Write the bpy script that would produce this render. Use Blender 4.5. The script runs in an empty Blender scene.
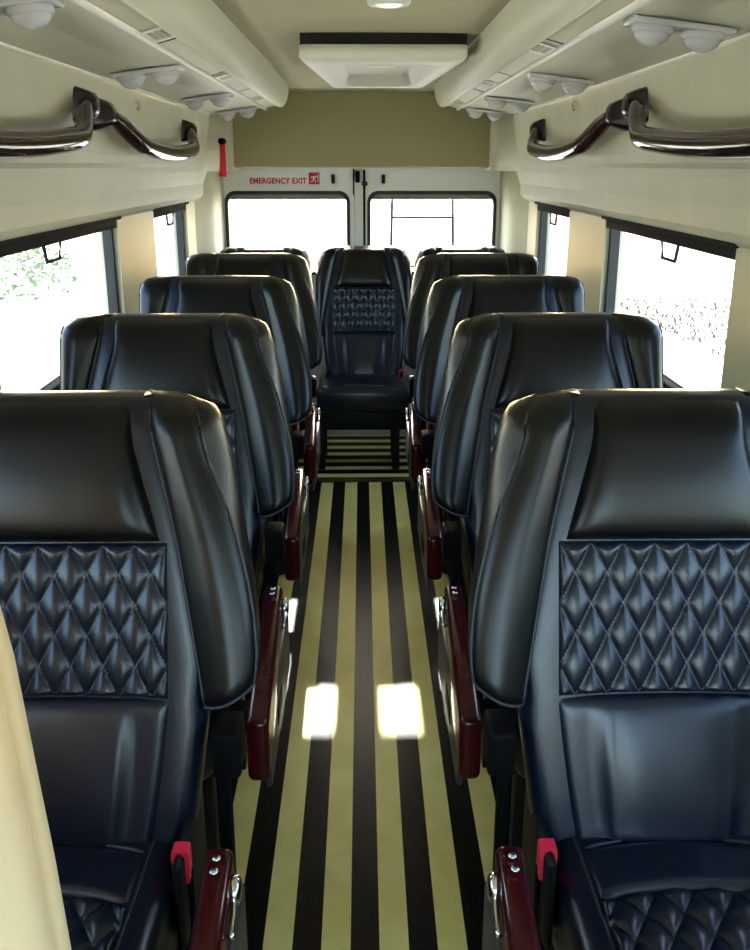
import bpy, bmesh, math, random
from mathutils import Vector, noise
random.seed(7)
S = bpy.context.scene
COL = S.collection
PI = math.pi

# ------------------------------------------------------------------ materials
def mat(name, base, rough=0.5, metal=0.0, bump=0.0, bscale=200.0, var=0.0, vscale=6.0, coat=0.0, spec=0.5, trans=0.0, ior=1.45, emit=None, coat_rough=0.1):
    m = bpy.data.materials.new(name); m.use_nodes = True
    nt = m.node_tree; b = nt.nodes['Principled BSDF']
    b.inputs['Base Color'].default_value = (*base, 1)
    b.inputs['Roughness'].default_value = rough
    b.inputs['Metallic'].default_value = metal
    b.inputs['Coat Weight'].default_value = coat
    b.inputs['Coat Roughness'].default_value = coat_rough
    b.inputs['Specular IOR Level'].default_value = spec
    b.inputs['Transmission Weight'].default_value = trans
    b.inputs['IOR'].default_value = ior
    if emit:
        b.inputs['Emission Color'].default_value = (*emit[0], 1); b.inputs['Emission Strength'].default_value = emit[1]
    tc = nt.nodes.new('ShaderNodeTexCoord')
    if var:
        n = nt.nodes.new('ShaderNodeTexNoise'); n.inputs['Scale'].default_value = vscale; n.inputs['Detail'].default_value = 5
        nt.links.new(tc.outputs['Object'], n.inputs['Vector'])
        r = nt.nodes.new('ShaderNodeValToRGB')
        r.color_ramp.elements[0].position = .3; r.color_ramp.elements[1].position = .7
        r.color_ramp.elements[0].color = (*[c * (1 - var) for c in base], 1)
        r.color_ramp.elements[1].color = (*[min(1, c * (1 + var)) for c in base], 1)
        nt.links.new(n.outputs['Fac'], r.inputs['Fac']); nt.links.new(r.outputs['Color'], b.inputs['Base Color'])
    if bump:
        n = nt.nodes.new('ShaderNodeTexNoise'); n.inputs['Scale'].default_value = bscale; n.inputs['Detail'].default_value = 4
        nt.links.new(tc.outputs['Object'], n.inputs['Vector'])
        bp = nt.nodes.new('ShaderNodeBump'); bp.inputs['Strength'].default_value = bump; bp.inputs['Distance'].default_value = .002
        nt.links.new(n.outputs['Fac'], bp.inputs['Height']); nt.links.new(bp.outputs['Normal'], b.inputs['Normal'])
    return m

M = {}
M['leather'] = mat('navy_black_leather', (.0035, .0068, .0175), .29, bump=.08, bscale=260, spec=.62)
M['head'] = mat('black_leather', (.0022, .0024, .003), .31, bump=.08, bscale=260, spec=.45)
M['thread'] = mat('grey_blue_thread', (.10, .12, .15), .6)
M['piping'] = mat('piping_thread', (.03, .034, .042), .5)
M['maroon'] = mat('maroon_gloss', (.042, .003, .004), .18, coat=.05, spec=.3, var=.25, vscale=30)
M['blackmetal'] = mat('black_metal', (.008, .008, .008), .5, spec=.25)
M['greyplastic'] = mat('grey_side_plastic', (.03, .032, .036), .4)
M['chrome'] = mat('chrome', (.75, .75, .76), .12, metal=1)
M['brownchrome'] = mat('dark_brown_gloss', (.030, .011, .008), .07, metal=.0, coat=.0, spec=.22)
M['bracket'] = mat('dark_brown_plastic', (.018, .011, .009), .22)
M['wall'] = mat('cream_moulded_plastic', (.64, .62, .46), .55, bump=.12, bscale=150, var=.03)
M['ceil'] = mat('beige_headliner', (.45, .42, .27), .85, bump=.3, bscale=500, var=.04)
M['duct'] = mat('pale_duct_plastic', (.66, .645, .50), .42, var=.02)
M['strip'] = mat('duct_strip_plastic', (.60, .58, .42), .5)
M['trimwhite'] = mat('trim_white', (.80, .80, .72), .4)
M['doorwhite'] = mat('door_white_paint', (.80, .82, .78), .35)
M['hatch'] = mat('hatch_plastic', (.74, .72, .60), .45)
M['slot'] = mat('dark_gap', (.008, .007, .006), .8)
M['header'] = mat('header_fabric', (.33, .31, .16), .9, bump=.3, bscale=500)
M['rubber'] = mat('black_rubber', (.015, .016, .018), .5)
M['track'] = mat('grey_track', (.03, .03, .032), .9, spec=.08)
M['greyband'] = mat('grey_band', (.22, .23, .23), .5)
M['red'] = mat('red_plastic', (.62, .012, .02), .3)
M['buckle'] = mat('buckle_red', (.80, .03, .07), .3)
M['redink'] = mat('red_ink', (.52, .015, .02), .5)
M['whiteink'] = mat('white_ink', (.85, .85, .85), .5)
M['blackplastic'] = mat('black_plastic', (.004, .004, .004), .6, spec=.05)
M['grille'] = mat('vent_grey', (.05, .05, .045), .5)
M['clear'] = mat('clear_lamp_plastic', (.90, .90, .92), .10, trans=.45, ior=1.3)
M['frost'] = mat('frosted_lens', (.80, .80, .80), .3, trans=.25)
M['partition'] = mat('partition_cream', (.72, .55, .34), .45, var=.02)
M['tape'] = mat('step_edge', (.05, .04, .02), .5)
M['lens'] = mat('lamp_lens', (.9, .9, .86), .3, emit=((1, .97, .85), .35))
M['dirtfoliage'] = mat('pale_foliage', (.20, .27, .14), .7, var=.4, vscale=3)
M['drygrass'] = mat('dry_grass', (.10, .095, .06), .8, var=.4, vscale=3)

def stripes(name, axis, pitch, phase, yellow_w):
    m = bpy.data.materials.new(name); m.use_nodes = True
    nt = m.node_tree; L = nt.links.new; b = nt.nodes['Principled BSDF']
    tc = nt.nodes.new('ShaderNodeTexCoord'); sp = nt.nodes.new('ShaderNodeSeparateXYZ'); L(tc.outputs['Object'], sp.inputs[0])
    a = sp.outputs[axis]
    def mth(op, x, y=None, z=None):
        n = nt.nodes.new('ShaderNodeMath'); n.operation = op
        for i, v in enumerate((x, y, z)):
            if v is None: continue
            if isinstance(v, (int, float)): n.inputs[i].default_value = v
            else: L(v, n.inputs[i])
        return n.outputs[0]
    fr = mth('FRACT', mth('ADD', mth('DIVIDE', a, pitch), phase))
    isy = mth('LESS_THAN', mth('ABSOLUTE', mth('SUBTRACT', fr, .5)), yellow_w / 2)
    nz = nt.nodes.new('ShaderNodeTexNoise'); nz.inputs['Scale'].default_value = 9; nz.inputs['Detail'].default_value = 6
    L(tc.outputs['Object'], nz.inputs['Vector'])
    ry = nt.nodes.new('ShaderNodeValToRGB'); ry.color_ramp.elements[0].color = (.90, .80, .26, 1); ry.color_ramp.elements[1].color = (.99, .90, .36, 1)
    ry.color_ramp.elements[0].position = .35; ry.color_ramp.elements[1].position = .65
    L(nz.outputs['Fac'], ry.inputs['Fac'])
    mp = nt.nodes.new('ShaderNodeMapping'); mp.inputs['Scale'].default_value = (260, 18, 1) if axis == 'X' else (18, 260, 1)
    L(tc.outputs['Object'], mp.inputs['Vector'])
    st = nt.nodes.new('ShaderNodeTexNoise'); st.inputs['Scale'].default_value = 1; st.inputs['Detail'].default_value = 3; L(mp.outputs[0], st.inputs['Vector'])
    rb = nt.nodes.new('ShaderNodeValToRGB'); rb.color_ramp.elements[0].color = (.002, .002, .002, 1); rb.color_ramp.elements[1].color = (.014, .013, .012, 1)
    rb.color_ramp.elements[0].position = .45; rb.color_ramp.elements[1].position = .75
    L(st.outputs['Fac'], rb.inputs['Fac'])
    mx = nt.nodes.new('ShaderNodeMix'); mx.data_type = 'RGBA'
    L(isy, mx.inputs['Factor']); L(rb.outputs['Color'], mx.inputs['A']); L(ry.outputs['Color'], mx.inputs['B'])
    L(mx.outputs['Result'], b.inputs['Base Color'])
    b.inputs['Roughness'].default_value = .42; b.inputs['Specular IOR Level'].default_value = .10
    # woven ribs on yellow, streaky grain on black
    wv = nt.nodes.new('ShaderNodeTexWave'); wv.bands_direction = 'DIAGONAL'; wv.inputs['Scale'].default_value = 90; wv.inputs['Distortion'].default_value = .3
    L(tc.outputs['Object'], wv.inputs['Vector'])
    h = mth('ADD', mth('MULTIPLY', mth('MULTIPLY', wv.outputs['Fac'], isy), .6), mth('MULTIPLY', st.outputs['Fac'], .7))
    bp = nt.nodes.new('ShaderNodeBump'); bp.inputs['Strength'].default_value = .35; bp.inputs['Distance'].default_value = .002
    L(h, bp.inputs['Height']); L(bp.outputs['Normal'], b.inputs['Normal'])
    return m
PITCH = .1174
M['aisle'] = stripes('striped_aisle_mat', 'X', PITCH, 0.0, .505)
M['cross'] = stripes('striped_cross_mat', 'Y', .125, .3, .45)

def glass_mat():
    m = bpy.data.materials.new('window_glass'); m.use_nodes = True
    nt = m.node_tree; nt.nodes.remove(nt.nodes['Principled BSDF'])
    out = nt.nodes['Material Output']
    t = nt.nodes.new('ShaderNodeBsdfTransparent'); t.inputs[0].default_value = (.96, .98, .97, 1)
    g = nt.nodes.new('ShaderNodeBsdfGlossy'); g.inputs['Roughness'].default_value = .02
    lw = nt.nodes.new('ShaderNodeLayerWeight'); lw.inputs[0].default_value = .5
    pw = nt.nodes.new('ShaderNodeMath'); pw.operation = 'POWER'; pw.inputs[1].default_value = 5; nt.links.new(lw.outputs['Facing'], pw.inputs[0])
    f = nt.nodes.new('ShaderNodeMath'); f.operation = 'MULTIPLY_ADD'; f.inputs[1].default_value = .9; f.inputs[2].default_value = .04; nt.links.new(pw.outputs[0], f.inputs[0])
    mx = nt.nodes.new('ShaderNodeMixShader')
    nt.links.new(f.outputs[0], mx.inputs[0]); nt.links.new(t.outputs[0], mx.inputs[1]); nt.links.new(g.outputs[0], mx.inputs[2])
    nt.links.new(mx.outputs[0], out.inputs['Surface'])
    return m
M['glass'] = glass_mat()

def ground_mat():
    m = bpy.data.materials.new('pale_dry_ground'); m.use_nodes = True
    nt = m.node_tree; L = nt.links.new; b = nt.nodes['Principled BSDF']
    tc = nt.nodes.new('ShaderNodeTexCoord')
    n1 = nt.nodes.new('ShaderNodeTexNoise'); n1.inputs['Scale'].default_value = .35; n1.inputs['Detail'].default_value = 9
    n2 = nt.nodes.new('ShaderNodeTexNoise'); n2.inputs['Scale'].default_value = 3.5; n2.inputs['Detail'].default_value = 8
    L(tc.outputs['Object'], n1.inputs['Vector']); L(tc.outputs['Object'], n2.inputs['Vector'])
    mu = nt.nodes.new('ShaderNodeMath'); mu.operation = 'ADD'; L(n1.outputs['Fac'], mu.inputs[0]); L(n2.outputs['Fac'], mu.inputs[1])
    r = nt.nodes.new('ShaderNodeValToRGB')
    r.color_ramp.elements[0].position = .30; r.color_ramp.elements[0].color = (.10, .12, .06, 1)
    r.color_ramp.elements[1].position = .48; r.color_ramp.elements[1].color = (.62, .58, .50, 1)
    hf = nt.nodes.new('ShaderNodeMath'); hf.operation = 'MULTIPLY'; hf.inputs[1].default_value = .5
    L(mu.outputs[0], hf.inputs[0]); L(hf.outputs[0], r.inputs['Fac']); L(r.outputs['Color'], b.inputs['Base Color'])
    b.inputs['Roughness'].default_value = .95
    return m
M['ground'] = ground_mat()

# ------------------------------------------------------------------ mesh helpers
class MB:
    def __init__(s): s.v = []; s.f = []; s.sm = []
    def add(s, verts, faces, smooth=False, xf=None):
        o = len(s.v)
        s.v += [tuple(xf(*p)) if xf else tuple(p) for p in verts]
        s.f += [tuple(i + o for i in f) for f in faces]; s.sm += [smooth] * len(faces)
        return s
    def build(s, name, m, parent=None, xf=None, mods=None):
        me = bpy.data.meshes.new(name)
        v = [tuple(xf(*p)) for p in s.v] if xf else s.v
        me.from_pydata(v, [], s.f); me.polygons.foreach_set('use_smooth', s.sm)
        bm = bmesh.new(); bm.from_mesh(me); bmesh.ops.recalc_face_normals(bm, faces=bm.faces); bm.to_mesh(me); bm.free()
        me.materials.append(M[m]); me.update()
        o = bpy.data.objects.new(name, me); COL.objects.link(o)
        if parent: o.parent = parent
        return o

def rbox(mb, x0, x1, y0, y1, z0, z1, r=.0, seg=3, xf=None):
    bm = bmesh.new(); bmesh.ops.create_cube(bm, size=1)
    for v in bm.verts:
        v.co = Vector(((x0 + x1) / 2 + v.co.x * (x1 - x0), (y0 + y1) / 2 + v.co.y * (y1 - y0), (z0 + z1) / 2 + v.co.z * (z1 - z0)))
    if r > 0:
        bmesh.ops.bevel(bm, geom=bm.edges[:], offset=r, segments=seg, profile=.5, affect='EDGES')
    bm.verts.index_update()
    mb.add([v.co[:] for v in bm.verts], [[v.index for v in f.verts] for f in bm.faces], r > 0, xf)
    bm.free(); return mb

def crom(pts, n, closed=False):
    P = [Vector(p) for p in pts]; N = len(P); out = []
    segs = N if closed else N - 1
    for i in range(segs):
        g = (lambda k: P[k % N]) if closed else (lambda k: P[max(0, min(N - 1, k))])
        a, b, c, d = g(i - 1), g(i), g(i + 1), g(i + 2)
        for k in range(n):
            t = k / n
            out.append(.5 * ((2 * b) + (c - a) * t + (2 * a - 5 * b + 4 * c - d) * t * t + (3 * b - a - 3 * c + d) * t ** 3))
    if not closed: out.append(P[-1].copy())
    return out

def tube(mb, pts, r, n=8, flat=1.0, closed=False, xf=None):
    """r: number or function of 0..1"""
    P = [Vector(p) for p in pts]; rings = []; N = len(P)
    for i, p in enumerate(P):
        if closed: d = P[(i + 1) % N] - P[i - 1]
        else: d = P[min(i + 1, N - 1)] - P[max(i - 1, 0)]
        d.normalize()
        up = Vector((0, 0, 1)) if abs(d.z) < .9 else Vector((0, 1, 0))
        a = d.cross(up).normalized(); b = a.cross(d).normalized()
        rr = r(i / max(1, N - 1)) if callable(r) else r
        rings.append([p + a * math.cos(t) * rr * flat + b * math.sin(t) * rr for t in [2 * PI * k / n for k in range(n)]])
    return loft(mb, rings, caps=not closed, loop=closed, xf=xf)

def loft(mb, rings, caps=True, loop=False, smooth=True, xf=None):
    n = len(rings[0]); v = [tuple(p) for r in rings for p in r]; f = []
    R = len(rings)
    for i in range(R if loop else R - 1):
        j = (i + 1) % R
        for k in range(n):
            f.append((i * n + k, i * n + (k + 1) % n, j * n + (k + 1) % n, j * n + k))
    if caps:
        f.append(tuple(range(n))[::-1]); f.append(tuple((R - 1) * n + k for k in range(n)))
    return mb.add(v, f, smooth, xf)

def pad(mb, f, nu, nv, bulge, depth=.02, xf=None):
    """f(u,v,n) maps u -1..1, v 0..1, n outwards; edge sinks to -depth"""
    us = [-1 + 2 * i / nu for i in range(nu + 1)]; vs = [j / nv for j in range(nv + 1)]
    V = [f(u, v, bulge(u, v)) for v in vs for u in us]; W = nu + 1
    F = [(j * W + i, j * W + i + 1, (j + 1) * W + i + 1, (j + 1) * W + i) for j in range(nv) for i in range(nu)]
    rim = [i for i in range(W)] + [j * W + nu for j in range(1, nv + 1)] + [nv * W + i for i in range(nu - 1, -1, -1)] + [j * W for j in range(nv - 1, 0, -1)]
    o = len(V)
    for q in rim:
        j, i = divmod(q, W); V.append(f(us[i], vs[j], -depth))
    n = len(rim)
    F += [(rim[k], rim[(k + 1) % n], o + (k + 1) % n, o + k) for k in range(n)]
    F.append(tuple(o + k for k in range(n)))
    return mb.add(V, F, True, xf)

def rrect(x0, x1, z0, z1, r, n=6):
    """rounded rectangle outline, counter-clockwise, 4*(n+1) points"""
    out = []
    for cx, cz, a0 in ((x1 - r, z0 + r, -PI / 2), (x1 - r, z1 - r, 0), (x0 + r, z1 - r, PI / 2), (x0 + r, z0 + r, PI)):
        for k in range(n + 1):
            a = a0 + PI / 2 * k / n; out.append((cx + r * math.cos(a), cz + r * math.sin(a)))
    return out

def ring_plate(mb, outer, inner, d0, d1, to3):
    """frame between two outlines with equal point counts, from depth d0 to d1; to3(a,b,d)->xyz"""
    n = len(outer)
    V = [to3(*p, d0) for p in outer] + [to3(*p, d0) for p in inner] + [to3(*p, d1) for p in outer] + [to3(*p, d1) for p in inner]
    F = []
    for k in range(n):
        q = (k + 1) % n
        F += [(k, q, n + q, n + k), (2 * n + k, 3 * n + k, 3 * n + q, 2 * n + q), (k, 2 * n + k, 2 * n + q, q), (n + k, n + q, 3 * n + q, 3 * n + k)]
    return mb.add(V, F)

def plate(mb, outline, d0, d1, to3):
    n = len(outline)
    V = [to3(*p, d0) for p in outline] + [to3(*p, d1) for p in outline]
    F = [tuple(range(n)), tuple(range(2 * n - 1, n - 1, -1))] + [(k, (k + 1) % n, n + (k + 1) % n, n + k) for k in range(n)]
    return mb.add(V, F)

def disc_lathe(mb, prof, axis_xf, n=24):
    """prof [(r,z)] revolved about z then mapped"""
    rings = [[(r * math.cos(2 * PI * k / n), r * math.sin(2 * PI * k / n), z) for k in range(n)] for r, z in prof]
    return loft(mb, rings, xf=axis_xf)

def empty(name, loc, label=None, cat=None, group=None):
    o = bpy.data.objects.new(name, None); COL.objects.link(o); o.location = loc; o.empty_display_size = .05
    tag(o, label, cat, group); return o
def tag(o, label=None, cat=None, group=None, kind=None):
    if label: o['label'] = label
    if cat: o['category'] = cat
    if group: o['group'] = group
    if kind: o['kind'] = kind
    return o
def struct(o): o['kind'] = 'structure'; return o
def copy_tree(o, parent=None):
    c = o.copy(); COL.objects.link(c)
    if parent: c.parent = parent
    for ch in list(o.children): copy_tree(ch, c)
    return c
def lerp(a, b, t): return a + (b - a) * t
def interp(tab, x):
    """piecewise smooth table [(x,y)] ascending"""
    if x <= tab[0][0]: return tab[0][1]
    for (x0, y0), (x1, y1) in zip(tab, tab[1:]):
        if x <= x1: return lerp(y0, y1, (x - x0) / (x1 - x0))
    return tab[-1][1]

# ------------------------------------------------------------------ camera
cam = bpy.data.cameras.new('camera'); co = bpy.data.objects.new('camera', cam); COL.objects.link(co)
cam.sensor_fit = 'VERTICAL'; cam.sensor_height = 24; cam.lens = 24 * 950 / 950; cam.clip_start = .02; cam.clip_end = 500
co.location = (0, 0, 1.5); co.rotation_euler = (math.radians(90 - 18.07), 0, -math.radians(.75))
S.camera = co

# ------------------------------------------------------------------ shell
Y0, YB = -1.45, 5.35            # front and rear of the cabin
XW = .85                        # inner face of side walls
SILL, WTOP = .90, 1.335
WIN = [(-.95, .05), (.35, 2.03), (2.2, 3.42), (4.02, 4.78)]   # side window openings along Y

def wall(name, s):
    mb = MB()
    def b(x0, x1, y0, y1, z0, z1, r=0): rbox(mb, *sorted((s * x0, s * x1)), y0, y1, z0, z1, r)
    b(XW, XW + .07, Y0, YB + .05, -.05, SILL)
    ys = [Y0] + [e for w in WIN for e in w] + [YB + .05]
    for a, c in zip(ys[0::2], ys[1::2]): b(XW, XW + .07, a, c, SILL, WTOP)
    # upper panel: a moulded profile over the windows
    prof = [(XW + .07, WTOP - .01), (XW - .002, WTOP - .01), (.828, 1.340), (.815, 1.357), (.812, 1.41), (.806, 1.47), (.800, 1.492), (.786, 1.505), (.778, 1.53), (.772, 1.60), (.757, 1.74), (.757, 1.80), (XW + .07, 1.80)]
    def ring(y):
        # the crease fades out towards the rear
        k = max(0.0, min(1.0, (4.6 - y) / 3.2))
        out = []
        for x, z in prof:
            if 1.45 < z < 1.55: x = lerp(.797 - (z - 1.45) * .2, x, k)
            out.append((s * x, y, z))
        return out
    rings = [ring(Y0 + (YB + .05 - Y0) * i / 24) for i in range(25)]
    loft(mb, rings, smooth=False)
    return struct(mb.build(name, 'wall'))
wall('wall_left', -1); wall('wall_right', 1)

mb = MB(); rbox(mb, -.92, .92, Y0, YB + .1, -.06, 0); struct(mb.build('floor', 'blackplastic'))
# ceiling: slightly crowned slab
mb = MB()
rings = []
for y in (Y0, 1, 3, YB + .05):
    pts = [(x, y, 1.835 + .02 * (1 - (x / .9) ** 2)) for x in [-.9 + .1 * i for i in range(19)]] + [(.9, y, 1.93), (-.9, y, 1.93)]
    rings.append(pts)
loft(mb, rings, smooth=False); struct(mb.build('ceiling', 'ceil'))

# rear header and corner posts
mb = MB(); rbox(mb, -.80, .80, 5.20, 5.42, 1.487, 1.86, .012); struct(mb.build('wall_back', 'header'))
for s, nm in ((-1, 'trim_1'), (1, 'trim_2')):
    mb = MB()
    prof = crom([(s * .86, 5.00, 0), (s * .83, 5.06, 0), (s * .775, 5.17, 0), (s * .755, 5.30, 0), (s * .755, 5.36, 0), (s * .90, 5.36, 0)], 6)
    loft(mb, [[(p.x, p.y, z) for p in prof] for z in (0, .8, 1.31, 1.485)])
    prof2 = crom([(s * .80, 4.95, 0), (s * .755, 5.06, 0), (s * .70, 5.17, 0), (s * .66, 5.21, 0), (s * .66, 5.40, 0), (s * .90, 5.40, 0)], 6)
    loft(mb, [[(p.x, p.y, z) for p in prof2] for z in (1.47, 1.6, 1.80)])
    struct(mb.build(nm, 'wall'))

# front of the cab: panel with the wide windscreen
fr = lambda x, z, d: (x, Y0 + d, z)
mb = MB(); ring_plate(mb, rrect(-.92, .92, -.05, 1.93, .02), rrect(-.82, .82, .70, 1.72, .08), -.03, .03, fr); struct(mb.build('wall_front', 'wall'))
mb = MB(); plate(mb, rrect(-.83, .83, .69, 1.73, .08), -.004, .004, fr); w = struct(mb.build('window_9', 'glass'))
mb = MB(); ring_plate(mb, rrect(-.84, .84, .68, 1.74, .09), rrect(-.80, .80, .72, 1.70, .07), .03, .045, fr); mb.build('window_frame', 'rubber', w)

# side windows
wn = 0
for s in (-1, 1):
    sx = lambda y, z, d, s=s: (s * (XW + .07 - d), y, z)
    for (a, c) in WIN:
        wn += 1
        mb = MB(); plate(mb, rrect(a - .004, c + .004, SILL - .004, WTOP - .006, .01), .028, .033, sx); w = struct(mb.build(f'window_{wn}', 'glass'))
        mb = MB(); ring_plate(mb, rrect(a + .002, c - .002, SILL + .002, WTOP - .012, .02), rrect(a + .024, c - .024, SILL + .022, WTOP - .034, .02), .02, .052, sx)
        mb.build('window_frame', 'rubber', w)
        mb = MB(); rbox(mb, *sorted((s * (XW + .002), s * (XW + .035))), a + .004, c - .004, WTOP - .043, WTOP - .013, .004); mb.build('sliding_track', 'track', w)
        mb = MB(); rbox(mb, *sorted((s * (XW - .012), s * (XW + .002))), a - .015, c + .015, WTOP - .014, WTOP + .004, .003); mb.build('top_trim', 'track', w)
        mb = MB(); rbox(mb, *sorted((s * (XW - .008), s * (XW + .03))), a + .004, c - .004, SILL + .001, SILL + .022, .004); mb.build('sill_channel', 'track', w)
        # latch: small hanging trapezoid loop
        yl = {2.2: 2.72, 4.02: 4.42}.get(a, (a + c) / 2)
        mb = MB(); zt = WTOP - .043
        tube(mb, [(s * (XW + .012), y, z) for y, z in ((yl - .075, zt), (yl - .058, zt - .045), (yl + .058, zt - .045), (yl + .075, zt))], .005, 6)
        mb.build('window_latch', 'track', w)

# rear doors
df = lambda x, z, d: (x, YB + d, z)
for nm, x0, x1, wx0, wx1, wnm in (('door_1', -.80, -.015, -.735, -.072, 'window_10'), ('door_2', -.015, .80, .034, .722, 'window_11')):
    mb = MB(); ring_plate(mb, rrect(x0, x1, -.05, 1.492, .002), rrect(wx0, wx1, .93, 1.362, .055), 0, .045, df)
    ring_plate(mb, rrect(wx0 - .03, wx1 + .03, .90, 1.392, .07), rrect(wx0 - .004, wx1 + .004, .926, 1.366, .056), -.014, 0, df)
    d = struct(mb.build(nm, 'doorwhite'))
    mb = MB(); ring_plate(mb, rrect(wx0 - .006, wx1 + .006, .924, 1.368, .058), rrect(wx0 + .012, wx1 - .012, .942, 1.350, .05), -.02, .03, df); mb.build('window_seal', 'rubber', d)
    mb = MB(); rbox(mb, wx0 + .012, wx1 - .012, YB + .012, YB + .026, 1.322, 1.350, .003); mb.build('tinted_band', 'greyband', d)
    mb = MB(); plate(mb, rrect(wx0, wx1, .93, 1.362, .055), .030, .034, df); mb.build('pane', 'glass', d)
    hx = -.155 if nm == 'door_1' else .115
    mb = MB(); rbox(mb, hx - .009, hx + .009, YB - .022, YB, 1.405, 1.452, .004); mb.build('stop_hook', 'track', d)
    if nm == 'door_1':
        # lettering
        cu = bpy.data.curves.new('exit_lettering', 'FONT'); cu.body = 'EMERGENCY EXIT'; cu.size = .042; cu.extrude = .0006; cu.offset = .0014; cu.space_character = 1.06
        t = bpy.data.objects.new('exit_lettering', cu); COL.objects.link(t); cu.materials.append(M['redink'])
        bpy.context.view_layer.update()
        wd = t.dimensions.x; t.scale = (.305 / wd, .95, 1); t.location = (-.604, YB - .0015, 1.406); t.rotation_euler = (PI / 2, 0, 0); t.parent = d
        t['label'] = 'red EMERGENCY EXIT lettering'
        mb = MB(); rbox(mb, -.286, -.228, YB - .003, YB, 1.402, 1.462); pic = mb.build('exit_pictogram', 'redink', d)
        mb = MB()
        pc = lambda pts, r: tube(mb, [(-.257 + x, YB - .0035, 1.432 + z) for x, z in pts], r, 6)
        pc([(.004, .018), (.0045, .0185)], .0055); pc([(.001, .010), (-.003, -.004)], .005)
        pc([(.002, .008), (.012, .006), (.017, .012)], .0025); pc([(.0, .008), (-.012, .009), (-.016, .001)], .0025)
        pc([(-.003, -.004), (.008, -.011), (.006, -.022)], .003); pc([(-.003, -.004), (-.007, -.014), (-.018, -.017)], .003)
        pc([(.021, .023), (.021, -.022)], .0022)
        mb.build('running_figure', 'whiteink', pic)
        mb = MB(); tube(mb, [(-.045, YB - .006, .5), (-.045, YB - .006, 1.48)], .004, 6); mb.build('door_seam_seal', 'rubber', d)
    else:
        mb = MB(); tube(mb, [(.012, YB - .014, .55), (.012, YB - .014, 1.475)], .0065, 8); mb.build('lock_rod', 'bracket', d)
        mb = MB(); rbox(mb, -.002, .03, YB - .028, YB, 1.395, 1.415, .003); rbox(mb, -.002, .03, YB - .028, YB, 1.0, 1.02, .003); mb.build('rod_guide', 'bracket', d)
mb = MB(); rbox(mb, -.035, -.012, YB - .03, YB - .001, 1.41, 1.47, .004)
tag(mb.build('door_latch', 'blackplastic'), 'black latch block at the top where the two rear doors meet', 'latch')

# ------------------------------------------------------------------ overhead ducts
def duct(s, label):
    root = empty('air_duct', (0, 0, 1.75), label, 'air duct', 'overhead air ducts')
    nose = [(Y0 + .05, 0), (4.55, 0), (4.75, .006), (4.88, .02), (4.97, .04), (5.03, .062), (5.065, .085)]
    # rounded tube
    prof = [(.336, 1.853), (.338, 1.825), (.346, 1.795), (.360, 1.770), (.376, 1.757), (.390, 1.755), (.401, 1.763), (.406, 1.78), (.406, 1.853)]
    mb = MB(); rings = []
    for y, k in nose:
        cx, cz = .395, 1.85
        f = 1 - k / .10
        pts = crom([(s * (cx + (x - cx) * (f if x < cx else 1)), y, cz + (z - cz) * (.55 + .45 * f)) for x, z in prof], 5)
        rings.append(pts)
    loft(mb, rings); mb.build('rounded_tube', 'duct', root, xf=lambda x, y, z: (x, y, z - 1.75))
    # vent strip
    mb = MB(); loft(mb, [[(s * x, y, z - 1.75) for x, z in ((.400, 1.790), (.478, 1.7687), (.478, 1.85), (.400, 1.85))] for y in (Y0 + .05, 5.08)], smooth=False)
    mb.build('vent_strip', 'strip', root)
    # bead
    mb = MB(); tube(mb, [(s * .482, Y0 + .05, .018), (s * .482, 5.10, .018)], .009, 10); mb.build('trim_bead', 'trimwhite', root)
    # lamp panel
    mb = MB(); loft(mb, [[(s * x, y, z - 1.75) for x, z in ((.480, 1.774), (.62, 1.762), (.752, 1.742), (.770, 1.75), (.770, 1.85), (.480, 1.85))] for y in (Y0 + .05, 5.12)], smooth=False)
    mb.build('lamp_panel', 'duct', root)
    mb = MB(); tube(mb, [(s * .753, Y0 + .05, -.010), (s * .753, 5.0, -.010)], .006, 8); mb.build('edge_piping', 'trimwhite', root)
    # panel joints on the strip
    for y in (1.55, 2.42, 3.25, 3.95):
        mb = MB(); rbox(mb, *sorted((s * .406, s * .474)), y, y + .006, .0165, .045, xf=lambda x, yy, z: (x, yy, z if z > .03 else .0385 - (abs(x) - .400) * .273)) ; mb.build('joint_gap', 'slot', root)
duct(-1, 'pale cream overhead air duct along the roof above the left seat column')
duct(1, 'pale cream overhead air duct along the roof above the right seat column')

def vent(s, y, label):
    root = empty('air_vent', (s * .4395, y, 1.7770), label, 'air vent', 'square air vents in the overhead ducts'); root.rotation_euler[1] = s * .2665
    to = lambda a, b, d: (a, b, -d)
    mb = MB(); ring_plate(mb, rrect(-.0325, .0325, -.078, .078, .006), rrect(-.026, .026, -.060, .060, .003), 0, .003, to); mb.build('frame', 'trimwhite', root)
    mb = MB(); plate(mb, rrect(-.028, .028, -.062, .062, .003), 0, .0006, to); mb.build('backing', 'grille', root)
    mb = MB()
    for k in range(8): rbox(mb, -.026, .026, -.060 + .015 * k + .004, -.060 + .015 * k + .0085, -.0013, .0, .0)
    for k in range(3): rbox(mb, -.0145 + .013 * k, -.0125 + .013 * k, -.06, .06, -.0012, 0)
    mb.build('louver_grille', 'duct', root)
for s, y, lb in ((-1, 2.30, 'square louvred air vent in left duct, largest and nearest the camera'), (-1, 3.38, 'middle one of three square air vents in the left duct'), (-1, 4.40, 'smallest square air vent of the left duct, nearest the rear doors'),
              (1, 2.56, 'square louvred air vent in right duct, largest and nearest the camera'), (1, 3.62, 'middle one of three square air vents in the right duct'), (1, 4.72, 'smallest square air vent of the right duct, nearest the rear doors')):
    vent(s, y, lb)

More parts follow.
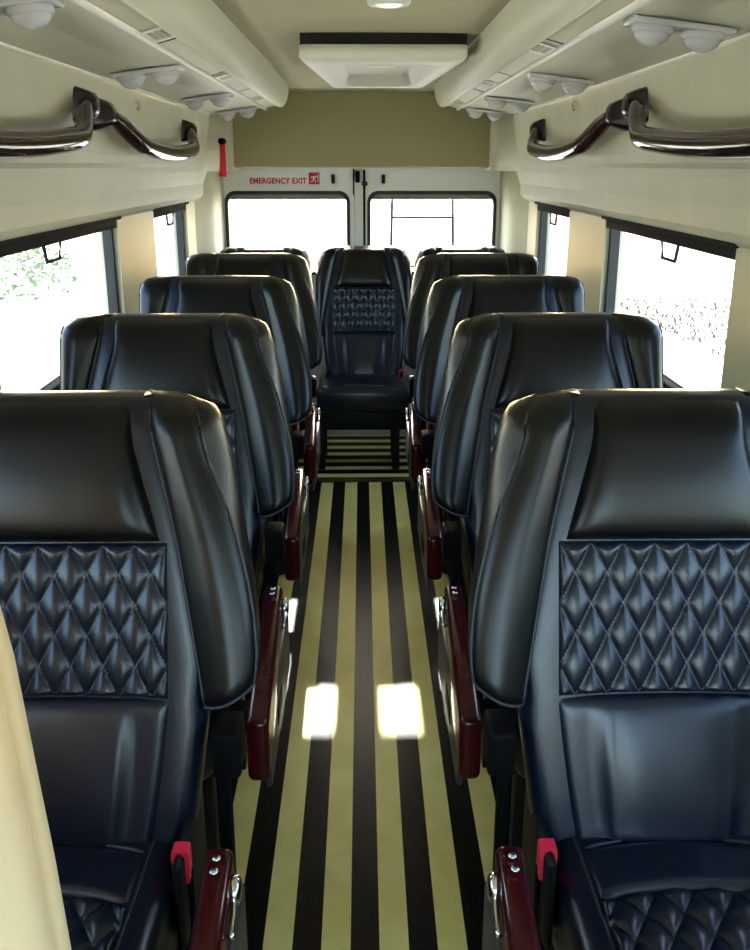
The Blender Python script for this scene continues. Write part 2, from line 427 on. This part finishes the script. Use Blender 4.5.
def read_light(s, y, label):
    root = empty('reading_light', (s * .612, y, 1.7583), label, 'reading light', 'clear reading lamps under the overhead ducts')
    mb = MB(); rbox(mb, -.100, .100, -.042, .042, -.012, .0, .005); mb.build('base_plate', 'clear', root); root.rotation_euler[1] = s * .12
    for q in (-1, 1):
        mb = MB()
        disc_lathe(mb, [(.040, .0), (.041, -.010), (.038, -.014), (.036, -.016)], lambda x, yy, z, q=q: (x + q * .050, yy, z - .008))
        r = mb.build('lamp_bezel', 'clear', root)
        mb = MB()
        disc_lathe(mb, [(.034, 0), (.034, -.008), (.030, -.016), (.020, -.023), (.009, -.027), (.001, -.028)], lambda x, yy, z, q=q: (x + q * .050, yy + z * .15, z - .018))
        mb.build('lens', 'clear', r)
for s, y, lb in ((-1, 1.78, 'clear double reading lamp cut off by the top left corner'), (-1, 2.95, 'clear double reading lamp over the front left grab rail bracket'), (-1, 4.05, 'clear double reading lamp on the left above the rail near the rear'), (-1, 5.0, 'last clear double reading lamp on the left, by the rear header'),
              (1, 2.0, 'large clear double reading lamp in the top right corner'), (1, 3.17, 'clear double reading lamp over the right grab rail brackets'), (1, 4.22, 'clear double reading lamp on the right above the rail end'), (1, 5.02, 'last clear double reading lamp on the right, by the rear header')):
    read_light(s, y, lb)

# ------------------------------------------------------------------ ceiling fittings
root = empty('ceiling_light', (.062, 2.36, 1.852), 'round white ceiling lamp in front of the roof hatch', 'ceiling light')
mb = MB(); disc_lathe(mb, [(.050, .004), (.050, -.004), (.046, -.010), (.036, -.012), (.034, -.008)], None); mb.build('ring', 'trimwhite', root)
mb = MB(); disc_lathe(mb, [(.034, .0), (.033, -.009), (.022, -.013), (.001, -.015)], None); mb.build('lens', 'lens', root)
root = empty('ceiling_fitting', (.155, 2.06, 1.852), 'pale rounded ceiling fitting cut off by the top edge', 'ceiling fitting')
mb = MB(); rbox(mb, -.06, .06, -.05, .05, -.018, .003, .008); mb.build('housing', 'duct', root)
mb = MB(); rbox(mb, -.04, .04, -.03, .03, -.021, -.015, .002); mb.build('cover', 'strip', root)

root = empty('roof_hatch', (.062, 2.95, 1.853), 'cream roof hatch panel hanging below the ceiling behind the round lamp', 'roof hatch')
tz = lambda a, b, d: (a, b, -d)
mb = MB(); loft(mb, [[(x * (1 - .28 * max(0, y) / 1.05), y, z) for x, y in ((-.236, -.022), (.236, -.022), (.236, .96), (-.236, .96))] for z in (-.030, .008)], smooth=False); mb.build('dark_gap', 'slot', root)
mb = MB()
# moulded panel: outer lip, sloping tray recess
def rr(x0, x1, y0, y1, r, z): return [(x, y, z) for x, y in rrect(x0, x1, y0, y1, r, 6)]
tp = lambda ring: [(x * (1 - .28 * max(0, y) / 1.05), y, z) for x, y, z in ring]
loft(mb, [tp(rr(-.240, .240, -.035, 1.02, .03, -.030)), tp(rr(-.240, .240, -.035, 1.02, .03, -.060)), tp(rr(-.232, .232, -.022, 1.01, .035, -.070)),
          tp(rr(-.205, .205, .05, .96, .05, -.071)), tp(rr(-.165, .165, .10, .90, .05, -.070)), tp(rr(-.145, .145, .13, .86, .05, -.034))])
mb.build('moulded_panel', 'hatch', root)
mb = MB(); rbox(mb, -.045, .045, .40, .46, -.046, -.032, .005); mb.build('pull_handle', 'hatch', root)

# ------------------------------------------------------------------ grab rails
def rail(s, y0, y1, z0, z1, sag, label):
    root = empty('grab_rail', (s * .77, (y0 + y1) / 2, 1.62), label, 'grab rail', 'dark brown grab rails on the side walls')
    ox, oy, oz = s * .77, (y0 + y1) / 2, 1.62
    xf = lambda x, y, z: (x - ox, y - oy, z - oz)
    pts = []
    for i in range(29):
        t = i / 28
        e = min(1, min(t, 1 - t) / .16); e = e * e * (3 - 2 * e)
        pts.append((s * (.735 - .045 * e), lerp(y0, y1, t), lerp(z0, z1, t) - sag * e * (.6 + .4 * math.sin(PI * t))))
    mb = MB(); tube(mb, pts, lambda t: .028 if .05 < t < .95 else .022, 14, flat=.8, xf=xf); mb.build('bar', 'brownchrome', root)
    for y, z, q in ((y0, z0, 1), (y1, z1, -1)):
        mb = MB()
        loft(mb, [[(s * x, y + w_ * a, z + h_ * b) for a, b in rrect(-1, 1, -1, 1, .35, 4)] for x, w_, h_ in ((.785, .05, .046), (.765, .05, .046), (.745, .042, .040), (.722, .030, .030), (.712, .018, .016))], xf=xf)
        mb.build('bracket', 'bracket', root)
rail(-1, 2.94, 4.36, 1.640, 1.640, .10, 'dark brown chrome grab rail on the left wall nearer the rear')
rail(-1, .95, 2.76, 1.650, 1.655, .115, 'dark brown chrome grab rail on the left wall running out of frame')
rail(1, 2.94, 4.26, 1.640, 1.640, .10, 'dark brown chrome grab rail on the right wall nearer the rear')
rail(1, .95, 2.76, 1.650, 1.655, .115, 'dark brown chrome grab rail on the right wall running out of frame')

def coat_hook(s, y, z, label):
    mb = MB(); x = .765
    tube(mb, crom([(s * x, y, z + .014), (s * (x - .016), y, z + .010), (s * (x - .020), y, z - .006), (s * (x - .012), y, z - .016)], 4), .006, 8)
    disc_lathe(mb, [(.010, 0), (.010, .006), (.006, .009)], lambda a, b, c: (s * (x + .004 - c), y + a, z + .014 + b), 12)
    o = mb.build('coat_hook', 'strip'); tag(o, label, 'hook', 'small coat hooks on the side walls')
coat_hook(1, 1.95, 1.70, 'small cream hook on the right wall under the corner reading lamp')
coat_hook(1, 3.58, 1.70, 'small cream hook on the right wall above the rear grab rail')
coat_hook(-1, 3.42, 1.69, 'small cream hook on the left wall above the rear grab rail')
coat_hook(-1, 1.93, 1.655, 'small cream hook on the left wall at the picture edge')

# emergency hammer
root = empty('emergency_hammer', (-.718, 4.93, 1.535), 'red emergency hammer hanging in the left rear corner', 'hammer')
mb = MB(); tube(mb, crom([(.035, 0, .06), (.035, -.002, .0), (.033, 0, -.05), (.030, .0, -.09)], 4), lambda t: .013 + .006 * t, 10); mb.build('handle', 'red', root)
mb = MB(); rbox(mb, -.036, .022, -.014, .014, .035, .085, .005); mb.build('holder', 'wall', root)
mb = MB(); tube(mb, [(.035, -.035, .075), (.035, .035, .075)], .016, 10); mb.build('hammer_head', 'blackplastic', root)

# ------------------------------------------------------------------ floor mats
mb = MB(); rbox(mb, -.50, .50, Y0 + .1, 4.47, .001, .006, .002)
tag(mb.build('floor_mat', 'aisle'), 'long yellow and black striped mat down the aisle', 'mat')
mb = MB(); rbox(mb, -.70, .70, 4.475, 5.28, .001, .022, .002)
tag(mb.build('floor_mat', 'cross'), 'yellow and black mat with crosswise stripes under the rear seats', 'mat')
mb = MB(); rbox(mb, -.70, .70, 4.462, 4.48, .006, .022, .004); struct(mb.build('trim_3', 'tape'))

# ------------------------------------------------------------------ seats
LEAN = .31; TOP = 1.15
def blur(tab, h, d=.035): return sum(interp(tab, h + d * k / 2) for k in (-2, -1, 0, 1, 2)) / 5
def yl(h): return -(TOP - h) * LEAN
R0 = .045
def inset(h):
    d = h - (TOP - R0)
    if d <= 0: return 0
    d = min(d, R0 * .999); return R0 - math.sqrt(R0 * R0 - d * d)
XS = [(.40, .200), (.66, .232), (.71, .229), (.84, .207), (.94, .190), (1.10, .152), (1.15, .147)]           # bolster seam
XF = [(.66, .300), (.70, .313), (.78, .3135), (.86, .304), (.96, .280), (1.02, .258), (1.08, .232), (1.15, .222)]   # front piped edge
XB = [(.66, .295), (.70, .310), (.80, .310), (.90, .298), (1.0, .281), (1.07, .267), (1.12, .252), (1.15, .240)]     # rear edge
HEADX = [(.94, .164), (1.08, .124), (1.15, .116)]

def quilt(u, v, W, H, cw, ch, amp):
    a = u * W / 2 / cw + v * H / ch; b = u * W / 2 / cw - v * H / ch
    return amp * (abs(math.sin(PI * a)) * abs(math.sin(PI * b))) ** .33
def edge(u, v, p=10, q=.5):
    return max(0, 1 - abs(u) ** p) ** q * max(0, 1 - abs(2 * v - 1) ** p) ** q

def make_seat(name, sgn, sx=1.0, sz=1.0, narrow=False, cushion_front=-.74, arm=True, buckle_side=-1, chw=.192):
    """sgn=+1: aisle on the -x side"""
    root = empty(name, (0, 0, 0))
    xf = lambda x, y, z: (sgn * x * sx, y, z * sz)
    k = (lambda x, h: x) if not narrow else (lambda x, h: min(x, .266))
    B = lambda mb, n, m, p: mb.build(n, m, p, xf=xf)
    # --- backrest core
    mb = MB(); rings = []
    hs = [.40, .44, .50, .56, .62, .66, .70, .76, .84, .94, 1.02, TOP - R0] + [TOP - R0 + R0 * math.sin(a) for a in (.25, .5, .75, 1.0, 1.25, 1.45)]
    for h in hs:
        i = inset(h); hw = interp(XS, h) + (.016 if h > .72 else 0) - i * .3
        f0, b0 = 0 + i, .115 - i
        if h < .46: f0 += (.46 - h) * .5
        pts = crom([(-hw + .03, f0), (0, f0), (hw - .03, f0), (hw - .004, f0 + .018), (hw, .045), (hw - .004, b0 - .02), (hw - .03, b0), (0, b0), (-hw + .03, b0), (-hw + .004, b0 - .02), (-hw, .045), (-hw + .004, f0 + .018)], 3, True) if False else None
        P2 = [(-hw + .03, f0), (-hw / 2, f0), (0, f0), (hw / 2, f0), (hw - .03, f0), (hw - .006, f0 + .014), (hw, .05), (hw - .006, b0 - .014), (hw - .03, b0), (0, b0), (-hw + .03, b0), (-hw + .006, b0 - .014), (-hw, .05), (-hw + .006, f0 + .014)]
        ring = crom([(x, yl(h) + n, h) for x, n in P2], 3, True)
        rings.append([(p.x, p.y, h) for p in ring])
    loft(mb, rings); back = B(mb, 'backrest', 'leather', root)
    # --- side bolsters
    for q in (-1, 1):
        mb = MB(); rings = []
        N = 30
        for j in range(N + 1):
            t = j / N
            hh = lerp(.675, TOP, 1 - (1 - t) ** 1.0)
            endk = 0
            if t < .06: endk = 1 - math.sqrt(max(0, 1 - (1 - t / .06) ** 2))
            i = inset(hh)
            xs = interp(XS, hh); xo = k(blur(XF, hh), hh); xb = k(blur(XB, hh), hh)
            if q > 0 and not narrow: xo = .243; xb = .246
            if hh > TOP - .035: rd = .022 * (1 - math.sqrt(max(0, 1 - ((hh - TOP + .035) / .0352) ** 2))); xo -= rd; xb -= rd
            w_ = xo - xs
            P2 = [(xs - .014, .035), (xs, .001 + i), (xs + .15 * w_, -.014 + i), (xs + .5 * w_, -.028 + i), (xs + .85 * w_, -.020 + i), (xo, -.004 + i), (xo + .6 * (xb - xo) + .003, .03), (xb, .06), (xb - .01, .098 - i), (xs + .6 * w_, .112 - i), (xs, .112 - i), (xs - .014, .08)]
            P2 = [(lerp(x, (xs + xo) / 2, endk * .12), lerp(n, .045, endk * .85)) for x, n in P2]
            ring = crom([(x, n, 0) for x, n in P2], 3, True)
            out = []
            for p in ring:
                # lower end slopes up towards the outside, top corner rounds down
                f = max(0, (p.x - xs) / max(w_, .02))
                h2 = hh + (1 - t) ** 3 * .038 * f ** 1.3 - (t ** 8) * .008 * max(0, f - .45) ** 1.6 * 1.8
                out.append((q * p.x, yl(h2) + p.y, h2))
            rings.append(out)
        loft(mb, rings); bo = B(mb, 'side_bolster', 'head', back)
        mb = MB()
        idx_s, idx_o = 3, 15
        tube(mb, [r[idx_s] for r in rings[1:-1]], .0028, 5); tube(mb, [r[idx_o] for r in rings[:-1]], .0032, 5)
        tube(mb, [rings[1][i_] for i_ in range(3, 16)], .003, 5)
        B(mb, 'piping', 'piping', bo)
    # --- headrest pad
    H0, H1 = .940, 1.144
    f = lambda u, v, n: (lambda h: (u * interp(HEADX, h), yl(h) + inset(h) - n, h))(lerp(H0, H1, v))
    mb = MB(); pad(mb, f, 22, 18, lambda u, v: .034 * edge(u, v, 8, .6) * (.55 + .45 * math.sin(PI * min(1, v * .85 + .12))))
    hp = B(mb, 'headrest_pad', 'head', back)
    # --- quilted panel
    Q0, Q1 = .712, .938; W = .350
    f = lambda u, v, n: (lambda h: (u * W / 2, yl(h) - n, h))(lerp(Q0 - .006 * u * u, Q1, v))
    mb = MB(); pad(mb, f, 112, 40, lambda u, v: .003 + edge(u, v, 40, .5) * quilt(u, v, W, 1, .0500, .4, .012))
    qp = B(mb, 'quilted_panel', 'leather', back)
    mb = MB()
    def stitch(f, Wd, nq_):
        # thread lying in the diagonal grooves; panel is Wd cells wide and nq_ cells high
        for sg in (1, -1):
            for kk in range(-int(Wd), int(Wd + nq_) + 2):
                seg = []
                for t in range(41):
                    v = t / 40; u = sg * (kk - v * nq_) * 2 / Wd
                    if abs(u) < .985: seg.append(f(u, max(.01, min(.99, v)), .0046))
                if len(seg) > 2: tube(mb, seg, .0009, 4)
    stitch(f, W / .05, 2.5); B(mb, 'stitching', 'thread', qp)
    # --- lumbar panel with two soft vertical folds
    L0, L1 = .455, .708
    def lum(u, v):
        fold = sum(math.exp(-((abs(u) - .62) / .07) ** 2) for _ in (0,)) * .007 * math.sin(PI * min(1, max(0, v))) ** .6
        mid = .020 * max(0, 1 - (abs(u) / .62) ** 4) ** .7 if abs(u) < .62 else 0
        return edge(u, v, 14, .5) * (.008 + fold + mid * math.sin(PI * (.12 + .8 * v)) * .9)
    f = lambda u, v, n: (lambda h: (u * lerp(.135, .178, v ** .6), yl(h) - n, h))(lerp(L0, L1 - .006 * u * u, v))
    mb = MB(); pad(mb, f, 48, 26, lum); B(mb, 'lumbar_panel', 'leather', back)
    # --- cushion
    yb, yf = -.15, cushion_front
    mb = MB(); rbox(mb, -chw, chw, yf, yb, .352, .490, .038, 4); cu = B(mb, 'cushion', 'leather', root)
    hz = lambda y: .488
    D = yb - yf
    ya1, ya2 = -.217, -.322
    if D < .45: ya1, ya2 = -.24, -.30
    hwv = lambda y: .150 - .02 * (yb - y) / D
    f = lambda u, v, n: (lambda y: (u * hwv(y), y, hz(y) + n))(lerp(ya1 + .0, ya2, v) - .022 * u * u)
    mb = MB(); pad(mb, f, 24, 12, lambda u, v: .012 * edge(u, v, 8, .5)); B(mb, 'front_roll', 'leather', cu)
    f = lambda u, v, n: (lambda y: (u * hwv(y), y, hz(y) + n))(lerp(yb - .06, ya1 - .022 * u * u + .003, v))
    mb = MB(); pad(mb, f, 24, 8, lambda u, v: .008 * edge(u, v, 8, .5)); B(mb, 'rear_roll', 'leather', cu)
    LQ = ya2 - (yf + .035); nq = max(3, round(LQ / .045))
    f = lambda u, v, n: (lambda y: (u * hwv(y), y, hz(y) + n))(lerp(ya2 - .003 - .022 * u * u, yf + .035, v))
    mb = MB(); pad(mb, f, 80, 8 * nq, lambda u, v: .003 + edge(u, v, 40, .5) * quilt(u, v, 5, nq, 1, 2, .012)); qp = B(mb, 'quilted_panel', 'leather', cu)
    for q in (-1, 1):
        mb = MB(); tube(mb, [(q * (hwv(y) + .004), y, .489) for y in [lerp(yb - .03, yf + .02, i / 8) for i in range(9)]], .0028, 5); B(mb, 'piping', 'piping', cu)
    # --- base
    mb = MB(); rbox(mb, -chw + .012, chw - .012, yf + .05, yb + .06, .300 if arm else .25, .350, .008)
    B(mb, 'seat_base', 'blackmetal', root)
    for lx in ((-.155, .155) if arm else (-.235, .17)):
        for ly in (yf + .10, yb - .02):
            mb = MB(); rbox(mb, lx - .02, lx + .02, ly - .02, ly + .02, (.024 if arm is False else .007), (.302 if arm else .252), .004); B(mb, 'leg', 'blackmetal', root)
    # --- recline bracket between back and cushion
    for q in (-1, 1):
        mb = MB(); rbox(mb, *sorted((q * .196, q * .212)), -.30, -.09, .36, .52, .01); B(mb, 'hinge_bracket', 'blackmetal', root)
    if arm:
        mb = MB(); rbox(mb, -.290, -.246, -.19, -.11, .59, .668, .008); B(mb, 'recliner_cover', 'blackplastic', root)
        mb = MB(); rbox(mb, -.268, -.250, -.17, -.14, .31, .60, .004); B(mb, 'recliner_strut', 'blackplastic', root)
    # --- buckle
    bx = buckle_side * .205
    mb = MB(); rbox(mb, bx - .014, bx + .014, -.262, -.246, .36, .482, .005); bk = B(mb, 'seat_belt_buckle', 'blackplastic', root)
    mb = MB(); ring_plate(mb, rrect(bx - .013, bx + .013, .466, .524, .005), rrect(bx - .0045, bx + .0085, .478, .511, .003), -.272, -.248, lambda a, b, d: (a, d, b))
    rbox(mb, bx - .0062, bx + .010, -.268, -.250, .476, .513, .001)
    B(mb, 'release_button', 'buckle', bk)
    # --- armrest on the aisle side
    if arm:
        mb = MB(); rbox(mb, -.304, -.264, -.87, -.37, .512, .618, .013, 4, xf=lambda x, y, z: (x + .012 * min(0, (y + .37) / .5), y, z + .040 * (y + .37) / .5 * (1.3 if z < .56 else .8)))
        am = B(mb, 'armrest', 'maroon', root)
        mb = MB(); rbox(mb, -.311, -.300, -.80, -.34, .40, .53, .005); B(mb, 'side_plate', 'greyplastic', am)
        mb = MB(); rbox(mb, -.3125, -.308, -.66, -.56, .44, .48, .002); B(mb, 'lever_slot', 'blackplastic', am)
        mb = MB(); disc_lathe(mb, [(.020, 0), (.020, .010), (.014, .014), (.001, .015)], lambda a, b, c: (-.304 - c, -.42 + a, .585 + b), 16)
        tube(mb, crom([(-.309, -.42, .585), (-.3125, -.46, .575), (-.3125, -.49, .573)], 4), .005, 8)
        B(mb, 'recline_lever', 'chrome', am)
        mb = MB(); rbox(mb, -.300, -.262, -.48, -.40, .31, .52, .006); rbox(mb, -.300, -.17, -.48, -.40, .31, .345, .005); B(mb, 'support_bracket', 'blackmetal', am)
        mb = MB()
        for sy in (-.40, -.425): disc_lathe(mb, [(.006, 0), (.006, .003), (.003, .004)], lambda a, b, c, sy=sy: (-.284 + a, sy + b, .618 + c), 10)
        B(mb, 'screw', 'chrome', am)
    return root

G = 'black quilted passenger seats in rows'
protoR = make_seat('passenger_seat', 1); protoL = make_seat('passenger_seat', -1)
rows = [(1.45, 'nearest the camera'), (2.30, 'second from the camera'), (3.15, 'third from the camera'), (4.00, 'fourth from the camera')]
extraR = ['red buckle and armrest in view', 'before the large side window', 'before the window pillar', 'just before rear row']
extraL = ['partly behind the cream panel', 'before the large side window', 'before the window pillar', 'just before rear row']
for i, (T, w) in enumerate(rows):
    for s, pr, sd, ex in ((1, protoR, 'right', extraR), (-1, protoL, 'left', extraL)):
        o = pr if i == 0 else copy_tree(pr)
        o.location = (s * .482, T, 0)
        tag(o, f'black seat {w}, {sd} of aisle, {ex[i]}', 'seat', G)
protoB = make_seat('passenger_seat', 1, .93, .953, narrow=True, cushion_front=-.52, arm=False, buckle_side=1, chw=.254)
for i, (x, lb) in enumerate(((.008, 'black quilted seat at the end of the aisle, middle of the rear row'), (-.515, 'black rear row seat under the EMERGENCY EXIT window'), (.520, 'black rear row seat under the right rear door window'))):
    o = protoB if i == 0 else copy_tree(protoB)
    o.location = (x, 5.06, 0); tag(o, lb, 'seat', 'three seats of the rear row')

# ------------------------------------------------------------------ partition behind the driver
mb = MB(); rings = []
for z, xe in ((.007, -.240), (.3, -.246), (.6, -.252), (.8, -.258), (.95, -.264), (1.05, -.270), (1.14, -.275), (1.22, -.285), (1.29, -.305), (1.33, -.36)):
    y0, y1 = .600, .660
    P2 = [(-.80, y0), (xe - .15, y0), (xe - .04, y0 - .003), (xe - .008, y0 + .010), (xe, (y0 + y1) / 2), (xe - .008, y1 - .010), (xe - .04, y1), (-.80, y1)]
    rings.append([(p.x, p.y, z) for p in crom([(x, y, 0) for x, y in P2], 4)])
loft(mb, rings)
root = empty('driver_screen', (-.5, .63, 0), 'cream moulded screen panel at the bottom left picture edge', 'screen panel')
o = mb.build('moulded_panel', 'partition', root, xf=lambda x, y, z: (x + .5, y - .63, z))
mb = MB(); rbox(mb, -.30, .14, -.03, .03, 0, .02, .006); mb.build('base_rail', 'blackmetal', root, xf=lambda x, y, z: (x, y, z + .0065))

# ------------------------------------------------------------------ outside
mb = MB(); n = 40
V = []; F = []
for j in range(n + 1):
    for i in range(n + 1):
        x, y = -60 + 120 * i / n, -50 + 120 * j / n
        d = max(0, abs(x) - 3)
        V.append((x, y, -.9 + min(1, d / 10) * .25 * noise.noise((x * .2, y * .2, 0))))
F = [(j * (n + 1) + i, j * (n + 1) + i + 1, (j + 1) * (n + 1) + i + 1, (j + 1) * (n + 1) + i) for j in range(n) for i in range(n)]
mb.add(V, F, True); struct(mb.build('ground', 'ground'))
def bush(x, y, r, h, label, m='dirtfoliage', name='bush', n=2600):
    mb = MB(); rnd = random.Random(int(x * 100 + y * 7))
    V = []; F = []
    for _ in range(n):
        a = rnd.uniform(0, 2 * PI); z = rnd.random(); rr_ = r * math.sqrt(max(0.05, 1 - z * z)) * rnd.uniform(.6, 1.05)
        c = Vector((rr_ * math.cos(a), rr_ * math.sin(a), z * h))
        d1 = Vector((rnd.gauss(0, 1), rnd.gauss(0, 1), rnd.gauss(0, .7))).normalized(); d2 = d1.cross(Vector((rnd.gauss(0, 1), rnd.gauss(0, 1), rnd.gauss(0, 1)))).normalized()
        l = rnd.uniform(.03, .08) * (r / 1.0) ** .4; o = len(V)
        V += [tuple(c - d1 * l), tuple(c + d2 * l * .4), tuple(c + d1 * l), tuple(c - d2 * l * .4)]; F.append((o, o + 1, o + 2, o + 3))
    mb.add(V, F)
    o = mb.build(name, m); o.location = (x, y, -.92); return o
for x, y, r, h, lb in ((-9.0, 13.5, 1.6, 1.5, 'pale green bush farthest along outside the left windows'), (-7.6, 19.0, 1.9, 1.7, 'pale green bush outside the small left window'),
                       (-8.2, 10.0, 1.2, 1.1, 'pale green bush in the middle of the large left window view'), (-10.5, 6.6, 1.6, 1.4, 'pale green bush outside, toward the left picture edge')):
    tag(bush(x, y, r, h, lb), lb, 'bush', 'bushes outside the left windows')
# dry grass clumps on the right verge
mb = MB(); rnd = random.Random(3); V = []; F = []
for _ in range(4500):
    x = 4.6 + abs(rnd.gauss(0, 1.5)); y = rnd.uniform(3, 18); hh = rnd.uniform(-.01, .10); a = rnd.uniform(0, PI)
    dx, dy = math.cos(a) * .025, math.sin(a) * .025; o = len(V)
    V += [(x - dx, y - dy, -.95), (x + dx, y + dy, -.95), (x + rnd.uniform(-.08, .08), y + rnd.uniform(-.08, .08), -.9 + hh)]; F.append((o, o + 1, o + 2))
mb.add(V, F); tag(mb.build('dry_grass', 'drygrass'), 'dry grass tufts on the verge outside the right windows', 'grass', kind='stuff')
# ladder on the outside of the right rear door
root = empty('rear_ladder', (.37, YB + .16, 1.0), 'thin metal ladder seen through the right rear door window', 'ladder')
for x0, x1 in ((-.20, -.215), (.13, .16)):
    mb = MB(); tube(mb, [(x0, 0, .5), (x1, .0, -.5)], .008, 8); mb.build('rail', 'track', root)
for z in (-.3, -.05, .22):
    mb = MB(); tube(mb, [(-.207, 0, z), (.143, 0, z)], .006, 8); mb.build('rung', 'track', root)
for x0 in (-.20, .13):
    mb = MB(); tube(mb, [(x0, -.115, .46), (x0, 0, .46)], .008, 8); mb.build('standoff', 'track', root)

# ------------------------------------------------------------------ light
W = bpy.data.worlds.new('sky'); S.world = W; W.use_nodes = True
nt = W.node_tree; bg = nt.nodes['Background']
sk = nt.nodes.new('ShaderNodeTexSky'); sk.sky_type = 'NISHITA'; sk.sun_disc = False
sk.sun_elevation = math.radians(23); sk.sun_rotation = 0.0; sk.air_density = 1.0; sk.dust_density = 2.5; sk.ozone_density = 1.2
nt.links.new(sk.outputs[0], bg.inputs[0]); bg.inputs[1].default_value = 1.1
sl = bpy.data.lights.new('sun', 'SUN'); sl.energy = 12; sl.angle = math.radians(.45); sl.color = (1, .95, .86)
so = bpy.data.objects.new('sun', sl); COL.objects.link(so)
so.rotation_euler = Vector((0, 1, math.tan(math.radians(23)))).to_track_quat('Z', 'Y').to_euler()

v = S.view_settings; v.view_transform = 'Standard'; v.look = 'None'; v.exposure = .9; v.gamma = 1
S.cycles.use_denoising = True
